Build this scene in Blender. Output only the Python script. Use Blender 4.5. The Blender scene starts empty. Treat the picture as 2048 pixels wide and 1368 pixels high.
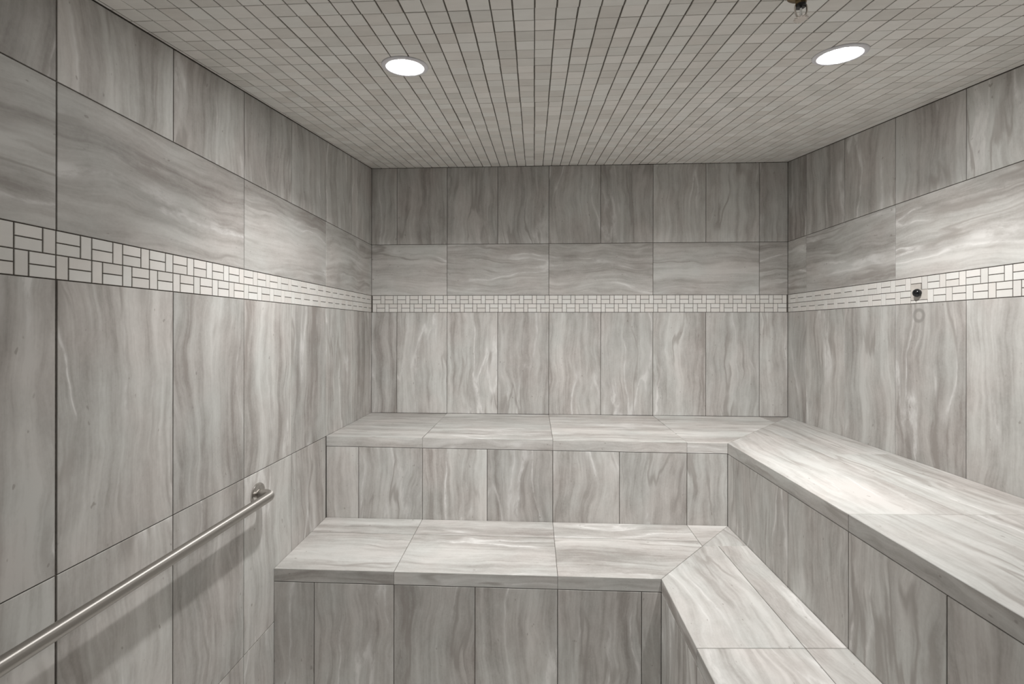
import bpy, bmesh, math, random
from mathutils import Vector, Matrix

random.seed(7)
scene = bpy.context.scene
col = scene.collection

# ------------------------------------------------------------------ camera
ZS = -0.14                      # survey datum -> floor at z = 0
F_PX, CY = 913.07, 658.52
cam_d = bpy.data.cameras.new('camera')
cam_d.sensor_fit = 'HORIZONTAL'
cam_d.sensor_width = 36.0
cam_d.lens = F_PX / 2048 * 36.0
cam_d.shift_y = -(684 - CY) / 2048
cam_d.clip_start = 0.02
cam = bpy.data.objects.new('camera', cam_d)
col.objects.link(cam)
cam.matrix_world = (Matrix.Translation((0.9929, -2.7462, 1.5 + ZS))
                    @ Matrix.Rotation(0.0483, 4, 'Z')
                    @ Matrix.Rotation(math.pi / 2, 4, 'X')
                    @ Matrix.Rotation(0.0013, 4, 'Z'))
scene.camera = cam

# ------------------------------------------------------------------ world, exposure
world = bpy.data.worlds.new('world')
scene.world = world
world.use_nodes = True
world.node_tree.nodes['Background'].inputs[0].default_value = (0, 0, 0, 1)
world.node_tree.nodes['Background'].inputs[1].default_value = 0.0
vs = scene.view_settings
vs.view_transform = 'Standard'
vs.look = 'None'
vs.exposure = 0.10
vs.gamma = 1.0
vs.use_curve_mapping = False
LAMP_W = 7.8                   # power of each downlight
LAMP_SPREAD = math.radians(124)
LENS_L = 155.0                  # radiance of the glowing lens itself
LAMP_TILT = math.radians(13)     # both heads aimed a little at the back wall
LAMP_COL = (1.0, 0.985, 0.965)

# ------------------------------------------------------------------ dimensions (metres)
T = 0.308                       # tile module, 12 inch + joint
W = 2.476                       # room width
YF = -2.95                      # wall behind the camera
Z1, ZBT, ZBB = 2.0143 + ZS, 1.7044 + ZS, 1.6023 + ZS
ZJ1, ZJ2 = 0.9865 + ZS, 0.3785 + ZS
X0, L0, R0 = 0.1575, -0.6109, -0.7953
ZU, DU, DUR, KU = 0.989 + ZS, 0.6068, 0.5949, 0.0223
ZL, DL, DLR, KL = 0.5997 + ZS, 0.4396, 0.4202, 0.0342
NOSE = 0.050
CH, CS = 2.4815 + ZS, 0.1368    # ceiling height at the back wall, fall per metre
REC = 0.0025                    # joint recess
GAP = 0.0028
XI, YI = W - DUR, -DU           # inner corner of the upper bench
XJ, YJ = XI - DLR, YI - DL      # inner corner of the lower bench


def zc(y):
    return CH + CS * y


def zu(x, y):
    d = max(0.0, min(-y, W - x))
    return ZU - KU * d * min(1, max(0, x / W))


def zl(x, y):
    d = max(0.0, min(YI - y, XI - x))
    return ZL - KL * d


# ------------------------------------------------------------------ node helpers
class NT:
    def __init__(self, name):
        self.m = bpy.data.materials.new(name)
        self.m.use_nodes = True
        self.t = self.m.node_tree
        self.b = self.t.nodes['Principled BSDF']

    def n(self, typ, **kw):
        nd = self.t.nodes.new(typ)
        for k, v in kw.items():
            setattr(nd, k, v)
        return nd

    def put(self, sock, v):
        if isinstance(v, (int, float)):
            sock.default_value = v
        elif isinstance(v, (tuple, list)):
            sock.default_value = v
        else:
            self.t.links.new(v, sock)

    def math(self, op, a, b=0.0, c=0.0, clamp=False):
        nd = self.n('ShaderNodeMath', operation=op, use_clamp=clamp)
        self.put(nd.inputs[0], a)
        self.put(nd.inputs[1], b)
        self.put(nd.inputs[2], c)
        return nd.outputs[0]

    def comb(self, x, y, z=0.0):
        nd = self.n('ShaderNodeCombineXYZ')
        for s, v in zip(nd.inputs, (x, y, z)):
            self.put(s, v)
        return nd.outputs[0]

    def noise(self, vec, detail=2.0, rough=0.5, scale=1.0, dist=0.0):
        nd = self.n('ShaderNodeTexNoise', noise_dimensions='3D')
        self.put(nd.inputs['Vector'], vec)
        nd.inputs['Scale'].default_value = scale
        nd.inputs['Detail'].default_value = detail
        nd.inputs['Roughness'].default_value = rough
        nd.inputs['Distortion'].default_value = dist
        return nd.outputs[0]

    def ramp(self, fac, stops):
        nd = self.n('ShaderNodeValToRGB')
        cr = nd.color_ramp
        while len(cr.elements) < len(stops):
            cr.elements.new(0.5)
        for e, (p, c) in zip(cr.elements, stops):
            e.position = p
            e.color = (*c, 1)
        self.put(nd.inputs[0], fac)
        return nd.outputs[0]

    def mix(self, fac, a, b, mode='MIX'):
        nd = self.n('ShaderNodeMix', data_type='RGBA', blend_type=mode)
        self.put(nd.inputs[0], fac)
        self.put(nd.inputs[6], a if not isinstance(a, tuple) else (*a, 1))
        self.put(nd.inputs[7], b if not isinstance(b, tuple) else (*b, 1))
        return nd.outputs[2]

    def step(self, v, lo, hi):
        nd = self.n('ShaderNodeMapRange', interpolation_type='SMOOTHSTEP')
        self.put(nd.inputs[0], v)
        nd.inputs[1].default_value = lo
        nd.inputs[2].default_value = hi
        return nd.outputs[0]

    def bump(self, h, strength, dist):
        nd = self.n('ShaderNodeBump')
        nd.inputs['Strength'].default_value = strength
        nd.inputs['Distance'].default_value = dist
        self.put(nd.inputs['Height'], h)
        self.t.links.new(nd.outputs[0], self.b.inputs['Normal'])

    def fin(self, color, rough, metal=0.0, spec=0.5):
        self.put(self.b.inputs['Base Color'], color if not isinstance(color, tuple) else (*color, 1))
        self.put(self.b.inputs['Roughness'], rough)
        self.b.inputs['Metallic'].default_value = metal
        self.b.inputs['Specular IOR Level'].default_value = spec
        return self.m


def stone(name, ring=None):
    """Vein-cut porcelain; the veins run along the tile's local Y."""
    k = NT(name)
    tc = k.n('ShaderNodeTexCoord')
    oi = k.n('ShaderNodeObjectInfo')
    sp = k.n('ShaderNodeSeparateXYZ')
    k.put(sp.inputs[0], tc.outputs['Object'])
    x, y = sp.outputs[0], sp.outputs[1]
    r = oi.outputs['Random']
    r2 = k.math('FRACT', k.math('MULTIPLY', r, 91.73))
    r3 = k.math('FRACT', k.math('MULTIPLY', r, 417.31))
    xo = k.math('MULTIPLY_ADD', r, 37.0, x)
    yo = k.math('MULTIPLY_ADD', r2, 53.0, y)
    zo = k.math('MULTIPLY', r3, 29.0)

    def V(a, sx, sy, oz=0.0):
        return k.comb(k.math('MULTIPLY', a, sx), k.math('MULTIPLY', yo, sy), k.math('ADD', zo, oz))
    w1 = k.noise(V(xo, 3.0, 2.4), 2.0, 0.5)
    w2 = k.noise(V(xo, 11.0, 9.0, 5.0), 2.0, 0.55)
    warp = k.math('ADD', k.math('MULTIPLY', k.math('SUBTRACT', w1, 0.5), 0.12),
                  k.math('MULTIPLY', k.math('SUBTRACT', w2, 0.5), 0.022))
    xw = k.math('ADD', xo, warp)
    band = k.noise(V(xw, 13.0, 0.55, 2.0), 5.0, 0.58)
    fine = k.noise(V(xw, 55.0, 3.0, 3.0), 3.0, 0.6)
    grain = k.noise(V(xo, 160.0, 110.0, 4.0), 2.0, 0.6)
    mott = k.noise(V(xw, 34.0, 13.0, 6.0), 5.0, 0.68)
    cloud = k.noise(V(xo, 9.0, 5.0, 7.0), 3.0, 0.6)
    t = k.math('ADD', k.math('MULTIPLY_ADD', band, 0.85, 0.075), k.math('MULTIPLY', k.math('SUBTRACT', fine, 0.5), 0.40))
    t = k.math('ADD', t, k.math('MULTIPLY', k.math('SUBTRACT', mott, 0.5), 0.27))
    t = k.math('ADD', t, k.math('MULTIPLY', k.math('SUBTRACT', cloud, 0.5), 0.22))
    t = k.math('ADD', t, k.math('MULTIPLY', k.math('SUBTRACT', grain, 0.5), 0.10))
    t = k.math('ADD', t, k.math('MULTIPLY', k.math('SUBTRACT', r2, 0.5), 0.06))
    c = k.ramp(t, [(0.31, (0.345, 0.322, 0.305)), (0.43, (0.460, 0.441, 0.425)),
                   (0.54, (0.548, 0.534, 0.517)), (0.67, (0.640, 0.628, 0.612))])
    # hue clouds, pinkish to greenish grey
    hue = k.noise(V(xo, 5.0, 3.2, 9.0), 3.0, 0.5)
    c = k.mix(1.0, c, k.ramp(hue, [(0.36, (1.012, 0.994, 0.982)), (0.62, (0.978, 1.0, 0.992))]), 'MULTIPLY')
    # pale veins, some of them doubled
    v1 = k.noise(V(xw, 6.5, 0.85, 14.0), 2.5, 0.45)
    v1 = k.math('ADD', v1, k.math('MULTIPLY', k.math('SUBTRACT', mott, 0.5), 0.035))
    gate = k.step(k.noise(V(xo, 4.0, 2.0, 17.0), 2.0, 0.5), 0.46, 0.62)
    dv = k.math('ABSOLUTE', k.math('SUBTRACT', v1, 0.5))
    core = k.math('SUBTRACT', 1.0, k.step(dv, 0.003, 0.018))
    halo = k.math('SUBTRACT', 1.0, k.step(dv, 0.006, 0.050))
    c = k.mix(k.math('MULTIPLY', k.math('MULTIPLY', halo, gate), 0.35), c, (0.67, 0.66, 0.645))
    brk = k.step(mott, 0.30, 0.62)
    core = k.math('MULTIPLY', core, brk)
    c = k.mix(k.math('MULTIPLY', k.math('MULTIPLY', core, gate), 0.85), c, (0.76, 0.75, 0.735))
    # brown veins
    v2 = k.noise(V(xw, 6.5, 0.8, 21.0), 3.0, 0.5)
    v2 = k.math('ADD', v2, k.math('MULTIPLY', k.math('SUBTRACT', mott, 0.5), 0.03))
    gate2 = k.step(k.noise(V(xo, 5.0, 2.4, 24.0), 2.0, 0.5), 0.47, 0.62)
    db = k.math('ABSOLUTE', k.math('SUBTRACT', v2, 0.48))
    brown = k.math('SUBTRACT', 1.0, k.step(db, 0.002, 0.022))
    c = k.mix(k.math('MULTIPLY', k.math('MULTIPLY', brown, gate2), 0.72), c, (0.35, 0.325, 0.305))
    # small pits
    pit = k.step(k.noise(V(xo, 75.0, 38.0, 31.0), 1.0, 0.5), 0.74, 0.80)
    c = k.mix(k.math('MULTIPLY', pit, 0.55), c, (0.26, 0.23, 0.21))
    tone = k.math('MULTIPLY_ADD', r3, 0.19, 0.905)
    c = k.mix(1.0, c, k.comb(tone, tone, tone), 'MULTIPLY')
    if ring:
        dx = k.math('SUBTRACT', x, ring[0])
        dy = k.math('SUBTRACT', y, ring[1])
        rad = k.math('SQRT', k.math('ADD', k.math('MULTIPLY', dx, dx), k.math('MULTIPLY', dy, dy)))
        q = k.math('ABSOLUTE', k.math('SUBTRACT', rad, ring[2]))
        mk = k.math('SUBTRACT', 1.0, k.step(q, 0.0025, 0.0105))
        c = k.mix(k.math('MULTIPLY', mk, 0.72), c, (0.27, 0.26, 0.245))
    rg = k.math('MULTIPLY_ADD', fine, 0.10, 0.52)
    k.bump(k.math('ADD', fine, grain), 0.10, 0.0006)
    return k.fin(c, rg, 0.0, 0.33)


def small_tile(name, stops, rough, streak):
    """Little mosaic pieces; tone differs from piece to piece."""
    k = NT(name)
    tc = k.n('ShaderNodeTexCoord')
    oi = k.n('ShaderNodeObjectInfo')
    geo = k.n('ShaderNodeNewGeometry')
    r = k.math('FRACT', k.math('ADD', oi.outputs['Random'], geo.outputs['Random Per Island']))
    r2 = k.math('FRACT', k.math('MULTIPLY', r, 57.3))
    off = k.comb(k.math('MULTIPLY', r, 41.0), k.math('MULTIPLY', r2, 23.0), r)
    va = k.n('ShaderNodeVectorMath', operation='ADD')
    k.put(va.inputs[0], tc.outputs['Object'])
    k.put(va.inputs[1], off)
    sc = k.n('ShaderNodeVectorMath', operation='MULTIPLY')
    k.put(sc.inputs[0], va.outputs[0])
    sc.inputs[1].default_value = streak
    cl = k.noise(sc.outputs[0], 3.0, 0.55)
    f = k.math('ADD', k.math('MULTIPLY', r, 0.62), k.math('MULTIPLY', cl, 0.45), clamp=True)
    c = k.ramp(f, stops)
    hue = k.mix(r2, (1.012, 0.995, 0.978), (0.99, 1.0, 0.992))
    c = k.mix(1.0, c, hue, 'MULTIPLY')
    k.bump(cl, 0.06, 0.0005)
    return k.fin(c, rough, 0.0, 0.45)


def plain(name, color, rough, metal=0.0, spec=0.5, noise=0.0, scale=80.0, stretch=(1, 1, 1)):
    k = NT(name)
    if noise:
        tc = k.n('ShaderNodeTexCoord')
        sc = k.n('ShaderNodeVectorMath', operation='MULTIPLY')
        k.put(sc.inputs[0], tc.outputs['Object'])
        sc.inputs[1].default_value = stretch
        nz = k.noise(sc.outputs[0], 3.0, 0.6, scale)
        lo = tuple(v * (1 - noise) for v in color)
        hi = tuple(min(1.0, v * (1 + noise)) for v in color)
        c = k.ramp(nz, [(0.3, lo), (0.7, hi)])
        rg = k.math('MULTIPLY_ADD', nz, 0.12, rough - 0.06)
        return k.fin(c, rg, metal, spec)
    return k.fin(color, rough, metal, spec)


M_STONE = stone('vein_cut_porcelain')
M_GROUT = plain('grey_brown_grout', (0.125, 0.112, 0.10), 0.9, 0, 0.2, 0.25, 120)
M_CGROUT = plain('ceiling_grout', (0.15, 0.137, 0.12), 0.9, 0, 0.2, 0.25, 90)
M_MOSAIC = small_tile('white_marble_mosaic', [(0.15, (0.70, 0.685, 0.665)), (0.55, (0.76, 0.745, 0.725)),
                                              (0.95, (0.81, 0.80, 0.785))], 0.36, (14, 40, 20))
M_CEIL = small_tile('ceiling_marble', [(0.10, (0.70, 0.68, 0.65)), (0.5, (0.82, 0.805, 0.78)),
                                       (0.9, (0.90, 0.89, 0.87))], 0.45, (16, 55, 30))
M_STEEL = plain('brushed_steel', (0.56, 0.54, 0.515), 0.20, 1.0, 0.5, 0.10, 30, (1, 0.05, 1))
M_RAIL = plain('satin_steel_rail', (0.50, 0.48, 0.455), 0.50, 1.0, 0.5, 0.08, 30, (1, 0.05, 1))
_t = M_RAIL.node_tree
_tg = _t.nodes.new('ShaderNodeTangent')
_tg.direction_type = 'RADIAL'
_tg.axis = 'Y'
_b = _t.nodes['Principled BSDF']
_t.links.new(_tg.outputs[0], _b.inputs['Tangent'])
_b.inputs['Anisotropic'].default_value = 0.85
_b.inputs['Anisotropic Rotation'].default_value = 0.25
M_TRIM = plain('white_trim', (0.80, 0.80, 0.84), 0.35, 0, 0.5, 0.04)
M_BLACK = plain('black_plastic', (0.008, 0.008, 0.009), 0.16, 0, 0.5, 0.2)
M_PATCH = plain('beige_filler', (0.60, 0.565, 0.525), 0.8, 0, 0.3, 0.06, 40)
M_BRASS = plain('tarnished_brass', (0.20, 0.15, 0.085), 0.38, 1.0, 0.5, 0.3, 60)
M_CHROME = plain('sprinkler_chrome', (0.70, 0.66, 0.62), 0.25, 1.0, 0.5, 0.08, 60)
M_DEFL = plain('pale_deflector', (0.80, 0.74, 0.69), 0.35, 0.0, 0.5, 0.06, 60)
M_BACK = plain('wall_plaster', (0.34, 0.33, 0.32), 0.7, 0, 0.3, 0.1, 6)


def lamp_mat():
    k = NT('lit_lens')
    k.fin((0.9, 0.9, 0.9), 0.4)
    k.b.inputs['Emission Color'].default_value = (*LAMP_COL, 1)
    k.b.inputs['Emission Strength'].default_value = LENS_L
    return k.m


def bulb_mat():
    k = NT('sprinkler_glass')
    k.fin((0.85, 0.87, 0.88), 0.05)
    k.b.inputs['Transmission Weight'].default_value = 0.9
    return k.m


M_LENS = lamp_mat()
M_BULB = bulb_mat()


# ------------------------------------------------------------------ object helpers
def link(name, mesh, mat=None, parent=None, world_m=None):
    o = bpy.data.objects.new(name, mesh)
    col.objects.link(o)
    if mat is not None and not mesh.materials:
        mesh.materials.append(mat)
    m = world_m if world_m is not None else Matrix.Identity(4)
    if parent is not None:
        o.parent = parent
        wm = WM.get(parent.name, Matrix.Identity(4))
        o.matrix_basis = wm.inverted() @ m
    else:
        o.matrix_basis = m
    WM[o.name] = m
    return o


WM = {}


def tag(o, label, cat, group=None):
    o['label'] = label
    o['category'] = cat
    if group:
        o['group'] = group
    return o


def struct(o, label=None):
    o['kind'] = 'structure'
    if label:
        o['label'] = label
    return o


def mesh_from(name, verts, faces, smooth=False):
    me = bpy.data.meshes.new(name)
    me.from_pydata([tuple(v) for v in verts], [], faces)
    me.update()
    if smooth:
        for p in me.polygons:
            p.use_smooth = True
    return me


def hexa(name, c8, mat, parent=None, world_m=None):
    f = [(0, 3, 2, 1), (4, 5, 6, 7), (0, 1, 5, 4), (1, 2, 6, 5), (2, 3, 7, 6), (3, 0, 4, 7)]
    return link(name, mesh_from(name, c8, f), mat, parent, world_m)


def slab(name, lo, hi, mat, parent=None):
    (a, b, c), (d, e, f) = lo, hi
    return hexa(name, [(a, b, c), (d, b, c), (d, e, c), (a, e, c),
                       (a, b, f), (d, b, f), (d, e, f), (a, e, f)], mat, parent)


def inset(poly, dist):
    """Offset a counter-clockwise convex 2D polygon inwards, one distance per edge."""
    n = len(poly)
    if isinstance(dist, (int, float)):
        dist = [dist] * n
    out = []
    for i in range(n):
        p0, p1, p2 = poly[i - 1], poly[i], poly[(i + 1) % n]
        d1 = (p1 - p0).normalized()
        d2 = (p2 - p1).normalized()
        n1 = Vector((-d1.y, d1.x))
        n2 = Vector((-d2.y, d2.x))
        a, b = dist[i - 1], dist[i]
        det = n1.x * n2.y - n1.y * n2.x
        if abs(det) < 1e-6:
            out.append(p1 + n1 * a)
            continue
        c1 = n1.dot(p1) + a
        c2 = n2.dot(p1) + b
        out.append(Vector(((c1 * n2.y - c2 * n1.y) / det, (n1.x * c2 - n2.x * c1) / det)))
    return out


def tile_mesh(poly, thick=REC, bev=0.0007):
    n = len(poly)
    top = inset(poly, bev)
    v = [(p.x, p.y, -thick) for p in poly] + [(p.x, p.y, -bev) for p in poly] + [(p.x, p.y, 0) for p in top]
    f = [tuple(range(n - 1, -1, -1)), tuple(range(2 * n, 3 * n))]
    for k in (0, n):
        for i in range(n):
            j = (i + 1) % n
            f.append((k + i, k + j, k + n + j, k + n + i))
    return v, f


CACHE = {}


def tile(name, pts, across, normal, parent, mat=M_STONE, gap=GAP / 2, bev=0.0007, thick=REC, shift=None):
    """A flat tile from its outline in the room. `across` is the direction across the grain."""
    pts = [Vector(p) for p in pts]
    O = sum(pts, Vector()) / len(pts)
    # normal from the outline itself (Newell), oriented like `normal`
    nn = Vector()
    for i in range(len(pts)):
        a, b = pts[i] - O, pts[(i + 1) % len(pts)] - O
        nn += a.cross(b)
    nn.normalize()
    gaps = gap if isinstance(gap, (list, tuple)) else [gap] * len(pts)
    gaps = list(gaps)
    if nn.dot(Vector(normal)) < 0:
        nn = -nn
        pts = pts[::-1]
        m = len(pts)
        gaps = [gaps[(m - 2 - i) % m] for i in range(m)]
    ux = Vector(across)
    ux = (ux - nn * ux.dot(nn)).normalized()
    uy = nn.cross(ux)
    loc = [Vector(((p - O).dot(ux), (p - O).dot(uy))) for p in pts]
    poly = inset(loc, gaps)
    key = (name, tuple((round(p.x, 4), round(p.y, 4)) for p in poly), mat.name)
    me = CACHE.get(key)
    if me is None:
        v, f = tile_mesh(poly, thick, bev)
        me = mesh_from(name, v, f)
        me.materials.append(mat)
        CACHE[key] = me
    m = Matrix((ux, uy, nn)).transposed().to_4x4()
    m.translation = O
    return link(name, me, None, parent, m)


def lathe(name, prof, mat, parent, world_m, seg=40):
    v, f = [], []
    for (r, z) in prof:
        for i in range(seg):
            a = 2 * math.pi * i / seg
            v.append((r * math.cos(a), r * math.sin(a), z))
    for k in range(len(prof) - 1):
        for i in range(seg):
            j = (i + 1) % seg
            f.append((k * seg + i, k * seg + j, (k + 1) * seg + j, (k + 1) * seg + i))
    f.append(tuple(range(seg - 1, -1, -1)))
    f.append(tuple(range((len(prof) - 1) * seg, len(prof) * seg)))
    me = mesh_from(name, v, f, True)
    bm = bmesh.new()
    bm.from_mesh(me)
    bmesh.ops.recalc_face_normals(bm, faces=bm.faces)
    bm.to_mesh(me)
    bm.free()
    try:
        me.set_sharp_from_angle(angle=0.6)
    except Exception:
        pass
    return link(name, me, mat, parent, world_m)


def tube_mesh(name, path, rad, seg=20):
    path = [Vector(p) for p in path]
    rads = rad if isinstance(rad, (list, tuple)) else [rad] * len(path)
    v, f = [], []
    up = None
    for i, p in enumerate(path):
        if i == 0:
            t = path[1] - p
        elif i == len(path) - 1:
            t = p - path[i - 1]
        else:
            t = (path[i + 1] - p).normalized() + (p - path[i - 1]).normalized()
        t.normalize()
        if up is None:
            up = Vector((0, 0, 1)) if abs(t.z) < 0.9 else Vector((1, 0, 0))
        a = (up - t * up.dot(t)).normalized()
        b = t.cross(a)
        up = a
        for k in range(seg):
            an = 2 * math.pi * k / seg
            v.append(p + (a * math.cos(an) + b * math.sin(an)) * rads[i])
    for i in range(len(path) - 1):
        for k in range(seg):
            j = (k + 1) % seg
            f.append((i * seg + k, i * seg + j, (i + 1) * seg + j, (i + 1) * seg + k))
    f.append(tuple(range(seg - 1, -1, -1)))
    f.append(tuple(range((len(path) - 1) * seg, len(path) * seg)))
    return mesh_from(name, v, f, True)


# ------------------------------------------------------------------ room shell
TH = 0.12
TOP = 2.60
wall_left = struct(slab('wall_left', (-TH, YF - TH, -TH), (-REC, TH, TOP), M_GROUT),
                   'left wall of tall grey-veined tiles with a mosaic border')
wall_back = struct(slab('wall_back', (-REC, REC, -TH), (W + REC, TH, TOP), M_GROUT),
                   'back wall of grey-veined tiles with a mosaic border')
wall_right = struct(slab('wall_right', (W + REC, YF - TH, -TH), (W + TH, TH, TOP), M_GROUT),
                    'right wall of grey-veined tiles with a mosaic border')
wall_front = struct(slab('wall_front', (-REC, YF - TH, -TH), (W + REC, YF, TOP), M_BACK),
                    'plain wall behind the camera')
floor = struct(slab('floor', (-REC, YF, -TH), (W + REC, REC, -REC), M_GROUT), 'tiled floor below the benches')
h = REC
ceiling = struct(hexa('ceiling', [(-REC, YF, zc(YF) + h), (W + REC, YF, zc(YF) + h), (W + REC, REC, zc(REC) + h), (-REC, REC, zc(REC) + h),
                                  (-REC, YF, zc(YF) + h + 0.1), (W + REC, YF, zc(YF) + h + 0.1),
                                  (W + REC, REC, zc(REC) + h + 0.1), (-REC, REC, zc(REC) + h + 0.1)], M_CGROUT),
                 'sloping ceiling covered in small square marble tiles')


def spans(lo, hi, start, step):
    """Cut points of a running grid inside [lo, hi]."""
    k0 = math.floor((lo - start) / step) - 1
    cuts = [lo]
    k = k0
    while start + k * step < hi - 0.004:
        p = start + k * step
        if p > lo + 0.004:
            cuts.append(p)
        k += 1
    cuts.append(hi)
    return list(zip(cuts[:-1], cuts[1:]))


M_RING = None


def wall_tiles(wall, P, lo, hi, start, normal, alongv, ztop, rows, big, skip=None):
    """P(s, z) -> point on the wall face; alongv = horizontal unit vector of the wall."""
    for (za, zb, kind) in rows:
        st, step = (start, T) if kind == 'v' else (big, 2 * T)
        for a, b in spans(lo, hi, st, step):
            if skip and skip(a, b, za, zb):
                continue
            if zb is None:
                pts = [P(a, za), P(b, za), P(b, ztop(b)), P(a, ztop(a))]
            else:
                pts = [P(a, za), P(b, za), P(b, zb), P(a, zb)]
            across = alongv if kind == 'v' else (0, 0, 1)
            g = GAP / 2
            wide = 0.0023 if za < ZBB - 0.1 else 0.0014
            ga = wide if abs(a - (L0 - 4 * T)) < 0.002 and normal[0] > 0.5 else g
            gb = wide if abs(b - (L0 - 4 * T)) < 0.002 and normal[0] > 0.5 else g
            tile('wall_tile', pts, across, normal, wall, gap=[g, gb, g, ga])


ROWS = [(Z1, None, 'v'), (ZBT, Z1, 'h'), (ZJ1, ZBB, 'v'), (ZJ2, ZJ1, 'v'), (0.0, ZJ2, 'v')]
wall_tiles(wall_left, lambda s, z: (0, s, z), YF, 0, L0, (1, 0, 0), (0, 1, 0), lambda s: zc(s) - 0.0005, ROWS, L0,
           lambda a, b, za, zb: (za < ZJ1 - .1 and a > -0.62 and za < 0.3) or (za < 0.1 and a > -0.9 and zb is not None))
wall_tiles(wall_back, lambda s, z: (s, 0, z), 0, W, X0, (0, -1, 0), (1, 0, 0), lambda s: zc(0) - 0.0005,
           [(Z1, None, 'v'), (ZBT, Z1, 'h'), (ZU, ZBB, 'v')], X0 + T)
RING_C = (-0.911, 1.555 + ZS)


def right_skip(a, b, za, zb):
    return za > 0.5 and zb is not None and zb < ZBB + 0.01 and a < RING_C[0] < b


RR = [(Z1, None, 'v'), (ZBT, Z1, 'h'), (ZJ1 - 0.004, ZBB, 'v')]
wall_tiles(wall_right, lambda s, z: (W, s, z), YF, 0, R0, (-1, 0, 0), (0, 1, 0), lambda s: zc(s) - 0.0005, RR, R0, right_skip)
for a, b in spans(YF, 0, R0, T):
    if a < RING_C[0] < b:
        pts = [(W, a, ZJ1 - 0.004), (W, b, ZJ1 - 0.004), (W, b, ZBB), (W, a, ZBB)]
        cy, cz = (a + b) / 2, (ZJ1 - 0.004 + ZBB) / 2
        # local x = world +y, local y = n x ux = (-1,0,0) x (0,1,0) = -z
        M_RING = stone('vein_cut_porcelain_ring_mark', (RING_C[0] - cy, -(RING_C[1] - cz), 0.0218))
        tile('wall_tile', pts, (0, 1, 0), (-1, 0, 0), wall_right, M_RING)
for a, b in spans(0, XJ, X0, T):
    for c, d in spans(YF, YJ, YJ, 2 * T):
        tile('floor_tile', [(a, c, 0), (b, c, 0), (b, d, 0), (a, d, 0)], (1, 0, 0), (0, 0, 1), floor, M_MOSAIC)

# ------------------------------------------------------------------ mosaic borders
PM = T / 4                      # one repeat: a stacked pair and an upright
ZM = (ZBT + ZBB) / 2


def border(wall, P, start, lo, hi, sgn, normal, alongv, cut=None):
    """sgn: direction along s that reads left to right from inside the room."""
    mg = 0.0013
    c0, c1 = P(lo, ZBB + 0.0002), P(hi, ZBT - 0.0002)
    n = Vector(normal)
    a = Vector(P(lo, ZBB + 0.0004)) - n * REC
    b = Vector(P(hi, ZBB + 0.0004)) - n * REC
    c = Vector(P(hi, ZBT - 0.0004)) - n * REC
    d = Vector(P(lo, ZBT - 0.0004)) - n * REC
    e = n * 0.0006
    bed = hexa('mosaic_border', [a, b, c, d, a + e, b + e, c + e, d + e], M_GROUT, wall)
    bed['label'] = 'white marble basketweave border two courses high'
    u = PM / 3
    k = -1
    while True:
        base = start + sgn * k * PM
        k += 1
        if (sgn > 0 and base > hi) or (sgn < 0 and base < lo):
            break
        pieces = [(0, 2, ZM + (ZBT - ZM) / 2, ZBT), (0, 2, ZM, ZM + (ZBT - ZM) / 2), (2, 3, ZM, ZBT),
                  (0, 1, ZBB, ZM), (1, 3, ZBB + (ZM - ZBB) / 2, ZM), (1, 3, ZBB, ZBB + (ZM - ZBB) / 2)]
        for (p, q, za, zb) in pieces:
            s0, s1 = sorted((base + sgn * p * u, base + sgn * q * u))
            s0, s1 = max(lo, s0), min(hi, s1)
            if s1 - s0 < 0.006:
                continue
            if cut:
                r = cut(s0, s1, za, zb)
                if r is None:
                    continue
                za, zb = r
            pts = [P(s0, za), P(s1, za), P(s1, zb), P(s0, zb)]
            wide = (q - p) == 2
            tile('mosaic_tile', pts, (0, 0, 1) if wide else alongv, normal, bed, M_MOSAIC, mg, 0.0006, 0.0019)


border(wall_back, lambda s, z: (s, 0, z), 0.0062, 0.001, W - 0.001, 1, (0, -1, 0), (1, 0, 0))
border(wall_left, lambda s, z: (0, s, z), -1.9208 - 14 * PM, YF, -0.001, 1, (1, 0, 0), (0, 1, 0))
PY0, PY1 = -0.8735, -0.9495      # filled patch around the sensor


def sensor_cut(s0, s1, za, zb):
    c = (s0 + s1) / 2
    if PY1 < c < PY0:
        if za > ZM + 0.02 or (za > ZM - 0.001 and s1 - s0 < 0.03):
            return za, zb
        if za > ZBB + 0.02 or za > ZM - 0.001:
            return None
        return za, ZBB + 0.0125
    return za, zb


border(wall_right, lambda s, z: (W, s, z), -0.8712 + 12 * PM, YF, -0.001, -1, (-1, 0, 0), (0, 1, 0), sensor_cut)

# ------------------------------------------------------------------ ceiling tiles
PX, PY = 0.05175, 0.0508
nrm = Vector((0, CS, -1)).normalized()
uxc = Vector((1, 0, 0))
uyc = nrm.cross(uxc)


def to_px(p):
    q = cam.matrix_world.inverted() @ Vector(p)
    return 1024 + F_PX * q.x / -q.z, CY - F_PX * q.y / -q.z, -q.z


cells = []
sheet = {}
for (a, b) in spans(0.0005, W - 0.0005, 0.993, PX):
    ci = round((a - 0.993) / PX)
    for (c, d) in spans(YF + 0.001, -0.0005, -1.6733, PY):
        ri = round((c + 1.6733) / PY)
        sk = (ci // 6, ri // 6)
        if sk not in sheet:
            sheet[sk] = (random.uniform(-.0008, .0008), random.uniform(-.0011, .0011))
        jx, jy = sheet[sk]
        jx += random.uniform(-.0004, .0004)
        jy += random.uniform(-.0006, .0006)
        if b - a < 0.045 or d - c < 0.045:
            jx = jy = 0
        cells.append((a + jx, b + jx, c + jy, d + jy))


def cell_pts(c):
    a, b, y0, y1 = c
    gx, gy = 0.0018, 0.0009
    a, b, y0, y1 = a + gx, b - gx, y0 + gy, y1 - gy
    return [Vector((a, y0, zc(y0))), Vector((b, y0, zc(y0))), Vector((b, y1, zc(y1))), Vector((a, y1, zc(y1)))]


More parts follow.
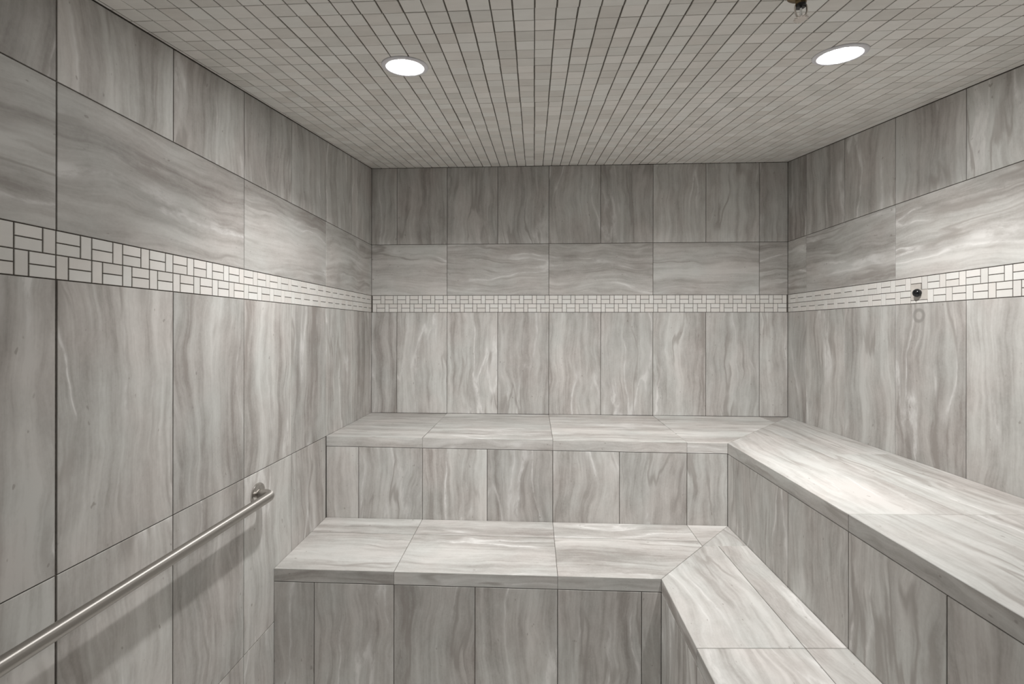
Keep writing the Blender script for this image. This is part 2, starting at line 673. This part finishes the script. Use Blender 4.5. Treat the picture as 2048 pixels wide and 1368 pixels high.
def seen_area(c):
    P = []
    for p in cell_pts(c):
        u, v, d = to_px(p)
        if d < 0.05:
            return 0
        P.append((u, v))
    cx = sum(p[0] for p in P) / 4
    cyy = sum(p[1] for p in P) / 4
    if not (-15 < cx < 2063 and -12 < cyy < 1380):
        return 0
    return abs(sum(P[i][0] * P[(i + 1) % 4][1] - P[(i + 1) % 4][0] * P[i][1] for i in range(4))) / 2


LIGHTS = [(0.604, -1.389), (1.870, -1.390)]
cells.sort(key=seen_area, reverse=True)
for c in cells[:300]:
    tile('ceiling_tile', cell_pts(c), (1, 0, 0), (0, 0, -1), ceiling, M_CEIL, 0.0, 0.0007)
fv, ff = [], []
mc = Matrix((uxc, uyc, nrm)).transposed().to_4x4()
mc.translation = Vector((0, 0, zc(0)))
mci = mc.inverted()
for c in cells[300:]:
    loc = [mci @ p for p in cell_pts(c)]
    poly = [Vector((p.x, p.y)) for p in loc]
    if (poly[1] - poly[0]).cross(poly[2] - poly[1]) < 0:
        poly = poly[::-1]
    v, f = tile_mesh(poly, REC, 0.0007)
    o = len(fv)
    fv += v
    ff += [tuple(i + o for i in q) for q in f]
field = link('ceiling_tile_field', mesh_from('ceiling_tile_field', fv, ff), M_CEIL, ceiling, mc)
field['kind'] = 'stuff'

# ------------------------------------------------------------------ benches
YE = YF + 0.002                 # the right-hand legs run to the wall behind the camera


def bench(label, zf, xi, yi, y_back, x_right, z_bottom, seat_polys, nose_back, nose_right, riser_back, riser_right):
    root = bpy.data.objects.new('tiled_bench', None)
    col.objects.link(root)
    root.empty_display_size = 0.2
    m = Matrix.Translation((xi, yi, z_bottom))
    root.matrix_basis = m
    WM[root.name] = m
    tag(root, label, 'bench', 'tiled benches')
    # substrate, one L-shaped block just behind the tile faces
    xs = [0.0005] + [q for q in nose_back[1:-1]] + [xi + REC]
    front = [(x, yi + REC) for x in xs]
    back = [(x, y_back - 0.0005) for x in xs[:-1]] + [(x_right - 0.0005, y_back - 0.0005)]
    ends = [(xi + REC, YE), (x_right - 0.0005, YE)]
    pl = front + back + ends
    nf = len(front)
    zb0 = z_bottom + 0.0002
    v = [Vector((x, y, zf(x, y) - REC)) for x, y in pl] + [Vector((x, y, zb0)) for x, y in pl]
    v = [p - m.translation for p in v]
    nn = len(pl)
    f = []
    for i in range(nf - 1):
        f += [(i, i + 1, nf + i + 1, nf + i), (nn + i, nn + nf + i, nn + nf + i + 1, nn + i + 1),
              (nn + i, nn + i + 1, i + 1, i), (nf + i, nf + i + 1, nn + nf + i + 1, nn + nf + i)]
    q0, q1, e0, e1 = nf - 1, 2 * nf - 1, 2 * nf, 2 * nf + 1
    f += [(q0, e0, e1, q1), (nn + q0, nn + q1, nn + e1, nn + e0), (nn + q0, nn + e0, e0, q0),
          (nn + e0, nn + e1, e1, e0), (nn + e1, nn + q1, q1, e1), (nn + nf, nn, 0, nf)]
    link('bench_core', mesh_from('bench_core', v, f), M_GROUT, root, m)
    for pts, across, gaps in seat_polys:
        tile('seat_tile', [(x, y, zf(x, y)) for x, y in pts], across, (0, 0, 1), root, gap=gaps, bev=0.0012)
    g = GAP / 2
    for a, b in zip(nose_back[:-1], nose_back[1:]):
        pts = [(a, yi, zf(a, yi) - NOSE), (b, yi, zf(b, yi) - NOSE), (b, yi, zf(b, yi) - REC), (a, yi, zf(a, yi) - REC)]
        tile('nosing_tile', pts, (0, 0, 1), (0, -1, 0), root, gap=[g, 0.0006, 0, 0.0006], bev=0.0004)
    for a, b in zip(nose_right[:-1], nose_right[1:]):
        pts = [(xi, a, zf(xi, a) - NOSE), (xi, b, zf(xi, b) - NOSE), (xi, b, zf(xi, b) - REC), (xi, a, zf(xi, a) - REC)]
        tile('nosing_tile', pts, (0, 0, 1), (-1, 0, 0), root, gap=[g, 0.0008, 0, 0.0008], bev=0.0004)
    for a, b in zip(riser_back[:-1], riser_back[1:]):
        zb = z_bottom
        pts = [(a, yi, zb), (b, yi, zb), (b, yi, zf(b, yi) - NOSE), (a, yi, zf(a, yi) - NOSE)]
        tile('riser_tile', pts, (1, 0, 0), (0, -1, 0), root)
    for a, b in zip(riser_right[:-1], riser_right[1:]):
        pts = [(xi, a, z_bottom), (xi, b, z_bottom), (xi, b, zf(xi, b) - NOSE), (xi, a, zf(xi, a) - NOSE)]
        tile('riser_tile', pts, (0, 1, 0), (-1, 0, 0), root)
    return root


H = GAP / 2
AX, AY = (1, 0, 0), (0, 1, 0)
THIN = 0.0005
# upper bench: back leg in two strips, mitred into the right leg
YM = -0.150                     # strip joint near the wall
XM = 2.195                      # lengthwise joint of the right leg
j0, j1, j2, j3 = X0 + T, X0 + 3 * T, X0 + 5 * T, X0 + 7 * T


def mit(y):                     # x on the upper mitre at depth y
    return XI + (W - XI) * (1 - y / YI)


seat = []
for a, b in ((0.0, j0), (j0, j1), (j1, j2)):
    seat.append(([(a, 0), (b, 0), (b, YI), (a, YI)], AY, [H, 0.0008, 0.0, 0.0008]))
seat.append(([(j2, 0), (j3, 0), (mit(YM), YM), (XI, YI), (j2, YI)], AY, [H, THIN, THIN, 0.0, 0.0008]))
seat.append(([(j3, 0), (W, 0), (mit(YM), YM)], AY, [H, THIN, THIN]))
ym2 = YI * (1 - (XM - XI) / (W - XI))
yq = R0                          # cross joint at the wall joint
seat.append(([(W, 0), (W, yq), (XM, yq), (XM, ym2)], AX, [H, THIN, 0.001, THIN]))
ys = [R0 - 2 * T, R0 - 4 * T, R0 - 6 * T, YE]
ys = [q for q in ys if q > YE + 0.02] + [YE]
pr = yq
for q in ys:
    seat.append(([(W, pr), (W, q), (XM, q), (XM, pr)], AX, [H, THIN, 0.001, THIN]))
    pr = q
seat.append(([(XI, YI), (XM, ym2), (XM, ys[0]), (XI, ys[0])], AX, [THIN, 0.001, 0.0007, 0.0]))
for a, b in zip(ys[:-1], ys[1:]):
    seat.append(([(XI, a), (XM, a), (XM, b), (XI, b)], AX, [0.0007, 0.001, 0.0007, 0.0]))
rb = [0.0] + [X0 + k * T for k in range(0, 6)] + [XI]
rr = [YI, R0 - T, R0 - 2 * T, R0 - 3 * T, R0 - 4 * T, R0 - 5 * T, R0 - 6 * T, YE]
rr = [q for q in rr if q > YE + 0.02] + [YE]
bench('upper L-shaped bench of pale veined tiles along the back and right walls', zu, XI, YI, 0.0, W, ZL - 0.02,
      seat, [0.0, j0, j1, j2, XI], [YI] + ys, rb, rr)

# lower bench: broad front strip and narrow strip against the riser
YN = -0.7535
XN = 1.764
YX = -0.790


def mitl(y):
    return XJ + (XI - XJ) * (y - YJ) / (YI - YJ)


xm2 = mitl(YN)
seat = []
for a, b in ((0.0, j0), (j0, j1)):
    seat.append(([(a, YI), (b, YI), (b, YN), (a, YN)], AY, [H, 0.0008, 0.0018, 0.0008]))
    seat.append(([(a, YN), (b, YN), (b, YJ), (a, YJ)], AY, [0.0018, 0.0008, 0.0, 0.0008]))
ymj = YJ + (YI - YJ) * (j2 - XJ) / (XI - XJ)     # where the joint at j2 meets the mitre
seat.append(([(j1, YI), (j2, YI), (j2, YN), (j1, YN)], AY, [H, 0.0008, 0.0018, 0.0008]))
seat.append(([(j1, YN), (j2, YN), (j2, ymj), (XJ, YJ), (j1, YJ)], AY, [0.0018, 0.0008, 0.0007, 0.0, 0.0008]))
seat.append(([(j2, YI), (XI, YI), (j2, ymj)], AY, [H, THIN, 0.0008]))
seat.append(([(XI, YI), (XI, ymj), (j2, ymj)], AX, [H, 0.0007, THIN]))
yr = R0 - 2 * T
seat.append(([(j2, ymj), (XN, ymj), (XN, yr), (XJ, yr), (XJ, YJ)], AX, [0.0007, 0.0009, 0.0009, 0.0, 0.0007]))
seat.append(([(XN, ymj), (XI, ymj), (XI, yr), (XN, yr)], AX, [0.0007, H, 0.0009, 0.0009]))
pr = yr
for q in ys[1:]:
    seat.append(([(XJ, pr), (XN, pr), (XN, q), (XJ, q)], AX, [0.0009, 0.0009, 0.0009, 0.0]))
    seat.append(([(XN, pr), (XI, pr), (XI, q), (XN, q)], AX, [0.0009, H, 0.0009, 0.0009]))
    pr = q
rb = [0.0] + [X0 + k * T for k in range(0, 5)] + [XJ]
rr = [YJ] + [q for q in (R0 - 2 * T, R0 - 3 * T, R0 - 4 * T, R0 - 5 * T, R0 - 6 * T) if q > YE + 0.02] + [YE]
bench('lower L-shaped bench of pale veined tiles, the step in front of the upper one', zl, XJ, YJ, YI, XI, 0.0,
      seat, [0.0, j0, j1, XJ], [YJ] + ys, rb, rr)

# ------------------------------------------------------------------ ceiling downlights
tilt = Matrix((uxc, -uyc, -nrm)).transposed().to_4x4()   # local +z points up into the ceiling
if tilt.determinant() < 0:
    tilt = Matrix((uxc, uyc, -nrm)).transposed().to_4x4()
AIM = 1 if (tilt.to_3x3() @ Vector((0, 1, 0))).y > 0 else -1
LAB = ['round lit ceiling downlight nearer the left wall', 'round lit ceiling downlight nearer the right wall']
for (lx, ly), lab in zip(LIGHTS, LAB):
    m = tilt.copy()
    m.translation = Vector((lx, ly, zc(ly))) + nrm * 0.0002
    root = bpy.data.objects.new('ceiling_downlight', None)
    col.objects.link(root)
    root.empty_display_size = 0.06
    root.matrix_basis = m
    WM[root.name] = m
    tag(root, lab, 'ceiling light', 'ceiling downlights')
    prof = [(0.0515, 0.0), (0.0690, 0.0), (0.0685, -0.0022), (0.0650, -0.0042), (0.0580, -0.0048), (0.0515, -0.0040)]
    v, f = [], []
    seg = 56
    for (r, z) in prof:
        for i in range(seg):
            an = 2 * math.pi * i / seg
            v.append((r * math.cos(an), r * math.sin(an), z))
    for k in range(len(prof)):
        kk = (k + 1) % len(prof)
        for i in range(seg):
            j = (i + 1) % seg
            f.append((k * seg + i, kk * seg + i, kk * seg + j, k * seg + j))
    tr = link('trim_ring', mesh_from('trim_ring', v, f, True), M_TRIM, root, m)
    tr['label'] = 'pale metal trim ring'
    ln = lathe('lens', [(0.0512, 0.0), (0.0512, -0.0024), (0.046, -0.0028), (0.02, -0.0032), (0.004, -0.0032)],
               M_LENS, root, m, 56)
    ln['label'] = 'glowing white lens'
    ld = bpy.data.lights.new('lamp', 'AREA')
    ld.shape = 'DISK'
    ld.size = 0.056
    ld.energy = LAMP_W
    ld.spread = LAMP_SPREAD
    ld.color = LAMP_COL
    link('lamp', ld, None, root, m @ Matrix.Translation((0, 0, -0.0102)) @ Matrix.Rotation(AIM * LAMP_TILT, 4, 'X'))

# ------------------------------------------------------------------ grab bar
RX, RZ, RR_ = 0.060, 0.908 + ZS, 0.0165
YA, YB = -1.152, -2.56
flm = Matrix.Translation((0, YA, RZ))
bar = bpy.data.objects.new('grab_bar', None)
col.objects.link(bar)
bar.empty_display_size = 0.1
bar.matrix_basis = flm
WM[bar.name] = flm
tag(bar, 'brushed steel grab bar mounted level on the left wall', 'grab bar')
BR = 0.036
path = [(0.002, YA, RZ)]
path.append((RX - BR, YA, RZ))
for i in range(1, 11):
    a = math.pi / 2 * i / 10
    path.append((RX - BR + BR * math.sin(a), YA - BR + BR * math.cos(a), RZ))
n_ = 12
for i in range(1, n_):
    path.append((RX, YA - BR + (YB + BR - (YA - BR)) * i / n_, RZ))
for i in range(0, 11):
    a = math.pi / 2 * i / 10
    path.append((RX - BR + BR * math.cos(a), YB + BR - BR * math.sin(a), RZ))
path.append((0.002, YB, RZ))
me = tube_mesh('rail', [Vector(p) - flm.translation for p in path], RR_, 28)
link('rail', me, M_RAIL, bar, flm)
for yy in (YA, YB):
    fm = Matrix.Translation((0.0003, yy, RZ)) @ Matrix.Rotation(math.pi / 2, 4, 'Y')
    lathe('flange', [(0.0385, 0.0), (0.0390, 0.003), (0.0375, 0.0065), (0.032, 0.0095), (0.024, 0.0112), (0.0168, 0.0118)],
          M_STEEL, bar, fm, 48)

# ------------------------------------------------------------------ black sensor on the right wall
sm = Matrix.Translation((W, -0.913, 1.642 + ZS))
sensor = bpy.data.objects.new('steam_sensor', None)
col.objects.link(sensor)
sensor.empty_display_size = 0.03
sensor.matrix_basis = sm
WM[sensor.name] = sm
tag(sensor, 'black round knob-like sensor set in the white mosaic border of the right wall', 'sensor')
d0, d1 = W - 0.0006, W + REC - 0.0003
bm = bmesh.new()
for (y0, y1, z0, z1) in ((PY1, PY0, ZBB + 0.0135, ZM + 0.0002), (-0.9195, PY0, ZM + 0.0002, ZM + 0.0245)):
    vs_ = [bm.verts.new(Vector(p) - sm.translation) for p in
           [(d0, y0, z0), (d0, y1, z0), (d0, y1, z1), (d0, y0, z1), (d1, y0, z0), (d1, y1, z0), (d1, y1, z1), (d1, y0, z1)]]
    for q in ((0, 3, 2, 1), (4, 5, 6, 7), (0, 1, 5, 4), (1, 2, 6, 5), (2, 3, 7, 6), (3, 0, 4, 7)):
        bm.faces.new([vs_[i] for i in q])
bmesh.ops.recalc_face_normals(bm, faces=bm.faces)
me = bpy.data.meshes.new('filler_patch')
bm.to_mesh(me)
bm.free()
pt = link('filler_patch', me, M_PATCH, sensor, sm)
pt['label'] = 'beige filler patch around the sensor'
km = Matrix.Translation((W - 0.0006, -0.913, 1.642 + ZS)) @ Matrix.Rotation(-math.pi / 2, 4, 'Y')
lathe('stem', [(0.0120, 0.0), (0.0120, 0.003), (0.0105, 0.0042)], M_BLACK, sensor, km, 32)
prof = [(0.0095, 0.0035), (0.0138, 0.0042)]
for i in range(0, 10):
    a = math.pi / 2 * i / 10
    prof.append((0.0158 * math.cos(a), 0.0080 + 0.0135 * math.sin(a)))
prof.append((0.0006, 0.0215))
kb = lathe('knob', prof, M_BLACK, sensor, km, 36)
kb['label'] = 'glossy black domed knob'

# ------------------------------------------------------------------ fire sprinkler
sx, sy = 1.590, -1.692
m = Matrix.Translation((sx, sy, zc(sy)))
spk = bpy.data.objects.new('fire_sprinkler', None)
col.objects.link(spk)
spk.empty_display_size = 0.05
spk.matrix_basis = m
WM[spk.name] = m
tag(spk, 'small pendent fire sprinkler hanging from the tiled ceiling', 'sprinkler')
mt = tilt.copy()
mt.translation = m.translation + nrm * 0.0003
lathe('escutcheon', [(0.027, 0.0), (0.027, -0.002), (0.023, -0.005), (0.016, -0.007)], M_BRASS, spk, mt, 40)
lathe('body', [(0.0125, -0.002), (0.0125, -0.016), (0.0105, -0.018), (0.0105, -0.021)], M_BRASS, spk, m, 6)
lathe('valve_cap', [(0.0102, -0.0205), (0.0102, -0.0265), (0.006, -0.0282)], M_BLACK, spk, m, 24)
for s in (-1, 1):
    pth = [(s * 0.0095, 0, -0.019), (s * 0.0128, 0, -0.026), (s * 0.0130, 0, -0.036), (s * 0.0095, 0, -0.046), (s * 0.002, 0, -0.0525)]
    link('frame_arm', tube_mesh('frame_arm', pth, 0.0019, 10), M_CHROME, spk, m)
lathe('glass_bulb', [(0.0015, -0.0280), (0.0025, -0.030), (0.0025, -0.044), (0.0012, -0.0495)], M_BULB, spk, m, 16)
bm = bmesh.new()
ring = []
for i in range(48):
    a = 2 * math.pi * i / 48
    r = 0.0150 if (i % 4) < 2 else 0.0105
    ring.append((r * math.cos(a), r * math.sin(a)))
t_ = [bm.verts.new((x, y, -0.0525)) for x, y in ring]
b_ = [bm.verts.new((x, y, -0.0540)) for x, y in ring]
bm.faces.new(t_)
bm.faces.new(b_[::-1])
for i in range(48):
    j = (i + 1) % 48
    bm.faces.new((t_[i], b_[i], b_[j], t_[j]))
bmesh.ops.recalc_face_normals(bm, faces=bm.faces)
me = bpy.data.meshes.new('deflector')
bm.to_mesh(me)
bm.free()
df = link('deflector', me, M_DEFL, spk, m)
df['label'] = 'pale toothed deflector plate'
